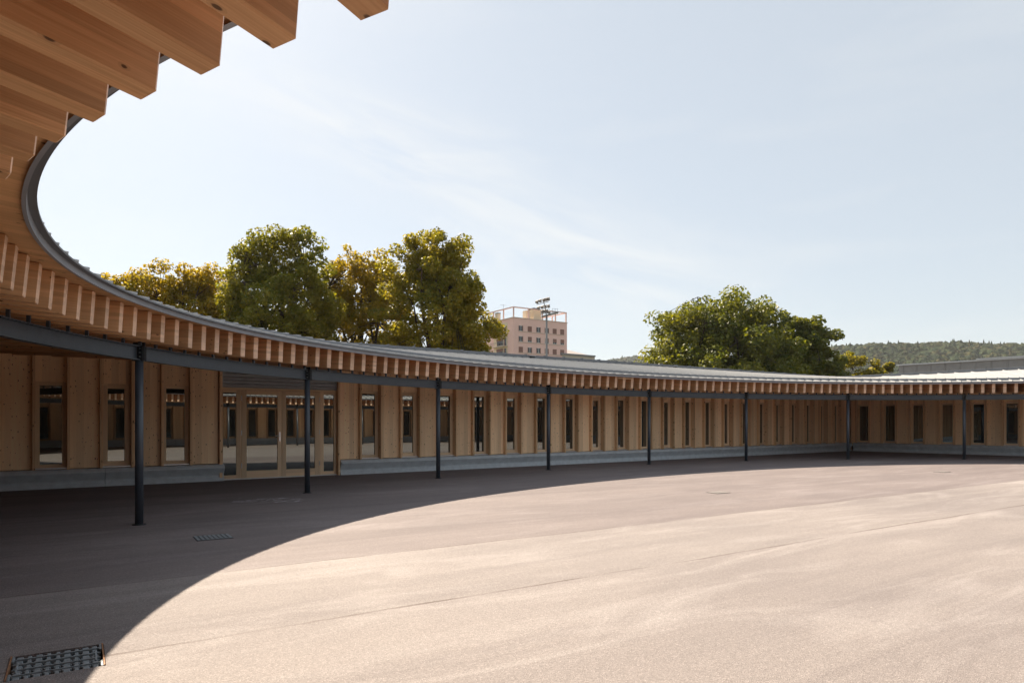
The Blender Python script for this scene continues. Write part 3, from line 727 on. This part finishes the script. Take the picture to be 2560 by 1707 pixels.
def tree(px, D, top, halfw, base_frac, mat, nleaf, label, name="broadleaf_tree", seed=1, leaf=0.14, nclus=150, lobes=None, group="trees behind the school roof"):
    """px, top in display pixels of the 2352-wide view; halfw metres"""
    r = np.random.default_rng(seed); f = 1568.0; nclus = int(nclus * 1.5); nleaf = int(nleaf * 1.45)
    X = (px - 1176) / f * D; H = (969.7 - top) / f * D + 1.45
    o = empty(name, (X, D, -0.16), 0, label, "tree", group)
    zc0 = H * base_frac; ch = H - zc0
    # crown = union of lobes; each (dx, dz centre fraction, rx, rz)
    if lobes is None: lobes = [(0, .5, 1, .5), (-.35, .42, .62, .36), (.38, .45, .6, .38), (.05, .76, .55, .24)]
    cs = []
    tot = sum(l[2] * l[3] for l in lobes)
    for dx, dz, rx, rz in lobes:
        k = max(4, int(nclus * rx * rz / tot))
        d = r.normal(size=(k, 3)); d /= np.linalg.norm(d, axis=1)[:, None]
        rad = r.uniform(0.30, 1.0, k) ** 0.55 * r.uniform(0.9, 1.06, k)
        q = d * rad[:, None]
        cs.append(np.c_[dx * halfw + q[:, 0] * rx * halfw, q[:, 1] * rx * halfw * 0.9, zc0 + dz * ch + q[:, 2] * rz * ch])
    cs = np.vstack(cs); n = len(cs)
    # limbs
    mb = MB(); mb.tube((0, 0, 0), (0, 0, zc0 * 1.1), H * 0.026, H * 0.019, 10)
    main = []
    for i in range(7):
        a = i * 2.4 + r.random(); tip = Vector((math.cos(a) * halfw * .35, math.sin(a) * halfw * .35, zc0 + ch * r.uniform(.3, .6)))
        b0 = Vector((0, 0, zc0 * r.uniform(.75, 1.08))); mb.tube(b0, tip, H * .012, H * .006, 7, False); main.append(tip)
        for q in range(3):
            t2 = tip + Vector(tuple(r.normal(size=3) * halfw * .16)) + Vector((0, 0, ch * .12)); mb.tube(tip, t2, H * .006, H * .003, 6, False); main.append(t2)
    mb.tube((0, 0, zc0), (0, 0, zc0 + ch * .72), H * .017, H * .005, 8); main.append(Vector((0, 0, zc0 + ch * .6)))
    ma = np.array([tuple(m) for m in main])
    for c in cs[r.permutation(n)[:int(n * .7)]]:
        k = np.argmin(np.linalg.norm(ma - c, axis=1)); mb.tube(tuple(ma[k]), tuple(c), H * .0026, H * .001, 4, False)
    mb.build("trunk", BARK, o, smooth=True)
    # leaves
    cr = halfw * 0.128 * r.uniform(0.55, 1.45, n)
    wgt = cr ** 2; which = r.choice(n, nleaf, p=wgt / wgt.sum())
    d = r.normal(size=(nleaf, 3)); d /= np.linalg.norm(d, axis=1)[:, None]
    pos = cs[which] + d * (cr[which] * r.uniform(0.25, 1.0, nleaf) ** 0.5)[:, None] * np.array([1.1, 1.1, 0.85])
    nrm = d * 0.6 + r.normal(size=(nleaf, 3)) * 0.6 + np.array([0, 0, .5]); nrm /= np.linalg.norm(nrm, axis=1)[:, None]
    a = np.cross(nrm, r.normal(size=(nleaf, 3))); a /= np.linalg.norm(a, axis=1)[:, None]; b = np.cross(nrm, a)
    s = (leaf * r.uniform(.6, 1.3, nleaf))[:, None]
    V = np.empty((nleaf, 4, 3)); V[:, 0] = pos - a * s * .62; V[:, 1] = pos - b * s * .5 + nrm * s * .12; V[:, 2] = pos + a * s * .62; V[:, 3] = pos + b * s * .5 + nrm * s * .12
    me = bpy.data.meshes.new("crown"); me.vertices.add(nleaf * 4); me.loops.add(nleaf * 4); me.polygons.add(nleaf)
    me.vertices.foreach_set("co", V.astype(np.float32).ravel()); me.loops.foreach_set("vertex_index", np.arange(nleaf * 4, dtype=np.int32))
    me.polygons.foreach_set("loop_start", np.arange(0, nleaf * 4, 4, dtype=np.int32)); me.polygons.foreach_set("loop_total", np.full(nleaf, 4, dtype=np.int32))
    me.materials.append(mat); me.update(calc_edges=True)
    link(bpy.data.objects.new("crown", me), o)
    return o
L6 = [(0, .45, .95, .45), (-.5, .50, .5, .36), (.48, .50, .5, .36), (-.25, .76, .45, .22), (.25, .74, .45, .24), (0, .20, .95, .22)]
tree(320, 44, 586, 3.6, .28, LF_GOLD, 30000, "golden-leaved tree at the left end of the row behind the roof", seed=11, nclus=230, lobes=[(-.35, .55, .6, .36), (.3, .58, .7, .40), (0, .3, .95, .3)])
tree(462, 45, 592, 3.4, .32, LF_GOLD, 28000, "lower golden tree between the leftmost tree and the tall dark-green one", seed=12, nclus=210, lobes=L6)
tree(648, 42, 512, 3.75, .22, LF_GREEN, 46000, "tall dark-green tree with a rounded two-headed top, left of the yellow tree", seed=13, nclus=300,
     lobes=[(0, .42, .98, .40), (-.48, .62, .50, .28), (.46, .58, .52, .32), (-.28, .82, .40, .17), (.20, .84, .40, .165), (0, .18, .98, .2), (-.7, .38, .35, .25)])
tree(830, 46, 550, 3.5, .20, LF_GOLD, 32000, "slender yellowing tree squeezed between the two tallest trees", seed=34, nclus=260, lobes=L6)
tree(1003, 42, 514, 3.65, .22, LF_MID, 42000, "tall tree with visible branches, just left of the pink apartment block", seed=15, nclus=270,
     lobes=[(-.12, .48, .90, .42), (-.40, .78, .44, .21), (.22, .66, .58, .30), (.52, .40, .52, .30), (-.1, .82, .48, .175), (-.4, .25, .6, .25), (.3, .2, .7, .2)])
tree(1052, 52, 705, 2.4, .25, LF_MID, 9000, "low yellow-green foliage under the tall tree beside the apartment block", seed=25, nclus=70)
tree(1655, 60, 668, 6.9, .12, LF_DEEP, 62000, "broad dense green tree right of centre, the widest crown", seed=16, nclus=420, leaf=.22,
     lobes=[(0, .46, .98, .46), (-.58, .30, .52, .34), (.35, .58, .6, .38), (-.32, .68, .55, .28), (.12, .80, .5, .20), (.62, .36, .42, .38), (0, .2, 1, .3)])
tree(1838, 63, 712, 3.9, .12, LF_DEEP, 32000, "darker dense tree merging into the right flank of the widest crown", seed=17, nclus=220, leaf=.22, lobes=L6)
tree(1968, 66, 806, 3.6, .05, LF_MID, 18000, "small bright yellow-green round tree on the right, in front of the hill", seed=18, nclus=150, leaf=.18,
     lobes=[(-.2, .45, .9, .55), (.5, .40, .7, .5)])
tree(2030, 66, 822, 2.2, .05, LF_MID, 8000, "smallest yellow-green tree, at the right of the small round one", seed=19, nclus=50, leaf=.2)

# ================================================================== apartment block
PINK = plain("pink_render", (0.72, 0.49, 0.44), 0.9, 0, 0.04, 0.3, 0.2)
CREAM = plain("cream_render", (0.62, 0.53, 0.40), 0.9, 0, 0.04, 0.3, 0.2)
SHUT = plain("brown_shutter", (0.20, 0.10, 0.08), 0.8); SLAB = plain("pale_slab", (0.55, 0.48, 0.42), 0.9)
WFR = plain("white_window_frame", (0.6, 0.6, 0.58), 0.6)
DKG = plain("dark_pane", (0.03, 0.035, 0.045), 0.15); RAIL = plain("dark_rail", (0.07, 0.06, 0.07), 0.6)
B0 = Vector((0.36, 179, -0.16)); BU = Vector((14.9, 10, 0)).normalized(); BN = Vector((-BU.y, BU.x, 0)) * 1.0   # BN points back-left
bl = empty("apartment_building", tuple(B0), 0, "pink apartment block with rows of windows and a frame on its flat roof", "building")
BW, BD, BH = 17.9, 14.0, 28.9 + .16
def bb(mb, x, y, z, mi=0): mb.box((0, 0, 0), BU, BN, UP, x, y, z, mi=mi)
mb = MB(); bb(mb, (0, BW), (2.6, BD), (0, BH - .01)); bb(mb, (0, BW), (0, 2.6), (0, BH)); 
mb.build("wall", PINK, bl)
mb = MB(); bb(mb, (-.15, BW + .15), (-.15, BD), (BH, BH + .18)); mb.build("roof", SLAB, bl)
z = [BH - 1.9 - 2.8 * i for i in range(8)]
xs_ = [2.35, 5.25, 8.1, 10.9, 13.6, 16.2]
ri = random.Random(5)
shutpat = [[0, 2, 0, 0, 2, 2], [0, 1, 0, 1, 1, 1], [2, 0, 0, 2, 2, 2]]
for i, zt in enumerate(z[:5]):
    for k, x in enumerate(xs_):
        st = shutpat[i % 3][k]
        mb = MB(); bb(mb, (x - .66, x + .66), (-.05, -.003), (zt - 1.45, zt)); w = mb.build("window", WFR if st != 2 else SHUT, bl)
        if st != 2:
            for q in (-1, 1):
                mb = MB(); bb(mb, (x + q * .31 - .26, x + q * .31 + .26), (-.07, -.052), (zt - 1.36, zt - .08 - (0.0 if st == 0 else .0))); mb.build("pane", DKG, w)
        if st == 1:
            mb = MB(); bb(mb, (x - .62, x + .62), (-.10, -.075), (zt - .95, zt)); mb.build("shutter", SHUT, w)
        if st == 0:
            mb = MB(); bb(mb, (x + .5, x + .72), (-.10, -.075), (zt - 1.45, zt)); bb(mb, (x - .72, x - .58), (-.10, -.075), (zt - 1.45, zt)); mb.build("shutter", SHUT, w)
    mb = MB(); bb(mb, (1.6, 16.9), (-.14, -.003), (zt - 1.60, zt - 1.50)); mb.build("sill_band", SLAB, bl)
# balcony bays on the left face
def bl_box(mb, y, xo, z, mi=0): mb.box((0, 0, 0), BN, -BU, UP, y, xo, z, mi=mi)
mb = MB(); bl_box(mb, (2.7, 9.5), (0.003, 0.05), (BH - 16, BH - .9)); mb.build("balcony_recess_wall", CREAM, bl)
for i, zt in enumerate(z[:5]):
    mb = MB(); bl_box(mb, (2.7, 9.5), (.05, 1.3), (zt - 2.55, zt - 2.38)); bal = mb.build("balcony", SLAB, bl)
    mb = MB()
    bl_box(mb, (2.7, 9.5), (1.24, 1.27), (zt - 1.42, zt - 1.36)); bl_box(mb, (2.7, 2.73), (.05, 1.27), (zt - 1.42, zt - 1.36))
    y = 2.7
    while y < 9.5: bl_box(mb, (y, y + .03), (1.24, 1.27), (zt - 2.38, zt - 1.42)); y += .28
    bl_box(mb, (5.0, 6.2), (.7, 1.2), (zt - 2.38, zt - 1.6))
    mb.build("railing", RAIL, bal)
    mb = MB(); bl_box(mb, (5.0, 7.9), (.055, .09), (zt - 2.37, zt - .25)); bl_box(mb, (3.3, 4.2), (.055, .09), (zt - 2.37, zt - .25)); mb.build("balcony_window", DKG, bl)
    mb = MB(); bl_box(mb, (4.9, 8.0), (.1, .16), (zt - .95, zt - .2)); bl_box(mb, (3.9, 4.25), (.1, .16), (zt - 2.3, zt - .25)); mb.build("shutter", SHUT, bl)
# frame of posts on the roof, chimneys
mb = MB(); zr = BH + .18
for x, y in ((.2, .2), (5.0, .2), (9.6, .2), (14.0, .2), (BW - .2, .2), (BW - .2, 6.5), (.2, 5), (.2, 10), (BW - .2, 12)): bb(mb, (x - .14, x + .14), (y - .14, y + .14), (zr, zr + 2.5))
bb(mb, (0, BW), (.06, .34), (zr + 2.5, zr + 2.78)); bb(mb, (0, .3), (.36, 13), (zr + 2.5, zr + 2.78)); bb(mb, (BW - .3, BW), (.36, 13), (zr + 2.5, zr + 2.78))
mb.build("roof_frame", PINK, bl)
mb = MB(); bb(mb, (5.2, 6.6), (1.5, 3.2), (zr, zr + 2.4)); bb(mb, (7.6, 10.2), (1.5, 4.0), (zr, zr + 2.9)); bb(mb, (.5, 1.5), (8.5, 9.7), (zr, zr + 2.1)); mb.build("chimney", CREAM, bl)
mb = MB(); bb(mb, (7.5, 9.6), (1.4, 4.1), (zr + 2.905, zr + 3.3)); bb(mb, (.45, 1.55), (8.4, 9.8), (zr + 2.105, zr + 2.3)); mb.build("chimney_cap", RAIL, bl)
mb = MB(); mb.tube(BU * .8 + BN * 6 + UP * zr, BU * .8 + BN * 6 + UP * (zr + 4.2), .03, .03, 6); mb.tube(BU * -.2 + BN * 6 + UP * (zr + 4), BU * 1.8 + BN * 6 + UP * (zr + 4), .03, .03, 6); mb.build("antenna", RAIL, bl)

# low building with a pitched roof right of the block
lh = empty("low_building", (13.5, 188, -0.16), 0, "low pale building with a sloping grey roof right of the pink apartment block", "building")
GREYR = plain("pale_grey_roof", (0.33, 0.30, 0.29), 0.8); PALE = plain("pale_wall", (0.50, 0.45, 0.38), 0.9)
mb = MB(); mb.add([(0, 0, 0), (9.3, 0, 0), (9.3, 9, 0), (0, 9, 0), (0, 0, 20.4), (9.3, 0, 19.7), (9.3, 9, 20.5), (0, 9, 22.9)], [(0, 1, 5, 4), (1, 2, 6, 5), (2, 3, 7, 6), (3, 0, 4, 7)]); mb.build("wall", PALE, lh)
mb = MB(); mb.add([(-.3, -.3, 20.45), (9.5, -.3, 19.72), (9.5, 9.3, 20.6), (-.3, 9.3, 23.1), (-.3, -.3, 20.65), (9.5, -.3, 19.92), (9.5, 9.3, 20.8), (-.3, 9.3, 23.3)], [(0, 1, 2, 3), (4, 5, 6, 7), (0, 1, 5, 4), (1, 2, 6, 5), (2, 3, 7, 6), (3, 0, 4, 7)]); mb.build("roof", GREYR, lh)
mb = MB(); mb.box((-.3, -.36, 20.28), Vector((9.8, 0, -.73)).normalized(), (0, 1, 0), UP, (0, 9.8), (0, .05), (0, .42)); mb.build("gutter", ZINC_D, lh)

# ================================================================== floodlight mast
FM = plain("mast_grey", (0.22, 0.235, 0.25), 0.6, 0.2); FH = plain("floodlight_grey", (0.22, 0.20, 0.18), 0.55, 0.2); LENS = plain("floodlight_lens", (0.16, 0.13, 0.09), 0.2)
D = 80.0
def wp(px, py, dy=0.0): return Vector(((px - 1280) / 1706.7 * D, dy, (1055.5 - py) / 1706.7 * D + 1.45 + .16))
fb_ = wp(1366.5, 800); fx = fb_.x
fl = empty("floodlight_mast", (fx, D, -0.16), 0, "tall grey floodlight mast with three tiers of lamps, in front of the apartment block", "floodlight mast")
off = Vector((fx, 0, 0))
def W2(px, py, dy=0): return wp(px, py, dy) - off
mb = MB(); mb.tube((0, 0, 0), W2(1366.5, 790), .15, .115, 14); mb.tube(W2(1366.5, 790), W2(1359, 752), .07, .05, 8); mb.build("pole", FM, fl)
mb = MB()
a, b = W2(1354, 793), W2(1396, 782); mb.box(a, (b - a).normalized(), (0, 1, 0), UP, (0, (b - a).length), (-.45, .45), (0, .10))
for p, q in (((1342, 761), (1371, 754)), ((1350, 785), (1392, 779)), ((1345, 775), (1345, 768))): mb.tube(W2(*p), W2(*q), .035, .035, 6)
for x in (1374, 1381, 1388, 1394): mb.tube(W2(x, 787), W2(x, 772), .018, .018, 5); 
for y in (772, 779): mb.tube(W2(1380, y), W2(1395, y), .015, .015, 5)
mb.build("platform", FM, fl)
lamps = [(1342, 755, -1), (1350, 752, -1), (1359, 750, 0), (1366, 748, 0), (1371, 747, 0), (1346, 770, -1), (1355, 768, -1), (1363, 766, 0), (1371, 765, 0), (1355, 779, -1), (1361, 778, -1), (1367, 777, 0), (1372, 781, -1)]
for px, py, kk in lamps:
    c = W2(px, py); ax = Vector((0.96, -0.15, .2)).normalized() if kk == 0 else Vector((.55, -.8, -.15)).normalized()
    up = Vector((-.15, 0, 1)); up = (up - ax * up.dot(ax)).normalized(); bk = ax.cross(up)
    mb = MB(); s = .17
    vs = [c + ax * (i * s * k1) + up * (j * s * 1.15 * k1) + bk * k2 for k1, k2 in ((1, -.12), (.55, .16)) for i, j in ((-1, -1), (1, -1), (1, 1), (-1, 1))]
    mb.add(vs, [(0, 1, 2, 3), (7, 6, 5, 4), (0, 4, 5, 1), (1, 5, 6, 2), (2, 6, 7, 3), (3, 7, 4, 0)]); mb.tube(c, c - up * .32, .02, .02, 5)
    o = mb.build("lamp_head", FH, fl)
    mb = MB(); mb.add([c + ax * (i * s * .85) + up * (j * s) - bk * .125 for i, j in ((-1, -1), (1, -1), (1, 1), (-1, 1))], [(0, 1, 2, 3)]); mb.build("lens", LENS, o)

# ================================================================== hills and forest
HILLM = plain("forest_floor", (0.03, 0.038, 0.018), 1.0, 0, 0.3, .02, 0.1); ROCK = plain("rock_face", (0.20, 0.18, 0.16), 0.95, 0, 0.25, .05, .1)
def ridge_h(px):      # ridge crest above camera (source px of the 2560 view), at 900 m
    return np.interp(px, [1900, 2090, 2180, 2300, 2400, 2480, 2560, 2700, 3000], [905, 867, 862, 860, 857, 862, 862, 858, 850])
def hill(name, D0, D1, pxs, hf, n1=14):
    vs, fs = [], []
    for i, px in enumerate(pxs):
        zc = (1055.5 - hf(px)) / 1706.7 * D1 + 1.45
        for k in range(n1):
            t = k / (n1 - 1); D = D0 + (D1 - D0) * t
            vs.append(((px - 1280) / 1706.7 * D, D, -3 + (zc + 3) * math.sin(t * math.pi / 2) ** 1.1))
        vs.append(((px - 1280) / 1706.7 * (D1 + 400), D1 + 400, zc * .8))
    k = n1 + 1
    for i in range(len(pxs) - 1):
        for q in range(k - 1): fs.append((i * k + q, i * k + q + 1, (i + 1) * k + q + 1, (i + 1) * k + q))
    mb = MB(); mb.add(vs, fs); return tag(mb.build(name, HILLM, smooth=True), kind="structure")
pxs = list(range(1800, 3400, 40)); hill("hill", 520, 900, pxs, lambda p: float(ridge_h(p)) + 22)
pxs2 = list(range(1450, 1800, 20)); rh2 = lambda p: float(np.interp(p, [1450, 1530, 1580, 1640, 1800], [910, 897, 889, 890, 902]))
hill("hill", 1200, 1500, pxs2, lambda p: rh2(p) + 16)
def forestmat(name, cols):
    t = NT(name); gi = t.new("ShaderNodeNewGeometry"); tcn = t.new("ShaderNodeTexCoord")
    c = t.ramp(gi.outputs['Random Per Island'], [(i / (len(cols) - 1), c) for i, c in enumerate(cols)])
    n = t.noise(tcn.outputs['Object'], .35, 4, .7)
    c = t.mix(t.ramp(n, [(.35, (0, 0, 0)), (.7, (.7,) * 3)]), c, (0.012, 0.02, 0.01))
    t.base(c); t.set('Roughness', .95); t.set('Specular IOR Level', 0.1); t.bump(n, 1.0, 1.5); return t.m
FOR = forestmat("forest_crowns", [(0.018, 0.034, 0.016), (0.028, 0.045, 0.018), (0.043, 0.054, 0.019), (0.066, 0.056, 0.021)])
bm = bmesh.new(); bmesh.ops.create_icosphere(bm, subdivisions=2, radius=1); ICO = np.array([v.co[:] for v in bm.verts]); ICF = [tuple(v.index for v in f.verts) for f in bm.faces]; bm.free()
def forest(D0, D1, p0, p1, hf, n, size, seed, conif):
    r = np.random.default_rng(seed); mb = MB()
    for i in range(n):
        edge = r.random() < .10
        t = 1 - abs(r.normal()) * .02 if edge else r.uniform(.05, 1.0)
        t = min(t, 1.0); D = D0 + (D1 - D0) * t; px = r.uniform(p0, p1); zc = (1055.5 - hf(px)) / 1706.7 * D1 + 1.45
        z = -3 + (zc + 3) * math.sin(t * math.pi / 2) ** 1.1; X = (px - 1280) / 1706.7 * D; s = size * r.uniform(.6, 1.25)
        if r.random() < conif:
            hgt = s * r.uniform(1.7, 2.6); w = s * .6; vs = [(X, D, z + hgt)]; nn = 7
            for lv, (zz, rr) in enumerate(((.7, .35), (.66, .2), (.35, .75), (.3, .5), (0, 1))):
                for q in range(nn):
                    a = 2 * math.pi * q / nn + lv * .4; rq = rr * w * r.uniform(.7, 1.2); vs.append((X + math.cos(a) * rq, D + math.sin(a) * rq, z + zz * hgt))
            fs = [(0, 1 + q, 1 + (q + 1) % nn) for q in range(nn)]
            for lv in range(4): fs += [(1 + lv * nn + q, 1 + (lv + 1) * nn + q, 1 + (lv + 1) * nn + (q + 1) % nn, 1 + lv * nn + (q + 1) % nn) for q in range(nn)]
            mb.add(vs, fs)
        else:
            q = ICO * (1 + r.normal(size=(len(ICO), 1)) * .17) * np.array([s, s, s * r.uniform(.8, 1.15)]) + np.array([X, D, z + s * .5]); mb.add(q.tolist(), ICF)
    return mb
tag(forest(520, 900, 2040, 2700, lambda p: float(ridge_h(p)) + 21, 5200, 5.0, 3, .06).build("forest", FOR), "dark wooded hillside on the right horizon", "forest", kind="stuff")
tag(forest(1200, 1500, 1500, 1700, lambda p: rh2(p) + 15, 700, 6.5, 4, .08).build("forest", FOR), "small distant wooded hill left of the widest tree", "forest", kind="stuff")

# ================================================================== haze
hm = bpy.data.materials.new("haze_air"); hm.use_nodes = True; n_ = hm.node_tree.nodes; n_.remove(n_["Principled BSDF"])
pv_ = n_.new("ShaderNodeVolumePrincipled"); pv_.inputs['Color'].default_value = (0.86, 0.90, 0.95, 1); pv_.inputs['Density'].default_value = 0.00010; pv_.inputs['Anisotropy'].default_value = 0.2
hm.node_tree.links.new(pv_.outputs[0], n_["Material Output"].inputs['Volume'])
mb = MB(); mb.box((0, 0, 0), (1, 0, 0), (0, 1, 0), UP, (-2400, 2400), (-2400, 2400), (-4.5, 150))
tag(mb.build("haze", hm), "thin summer haze lying over the whole place", "haze", kind="stuff")
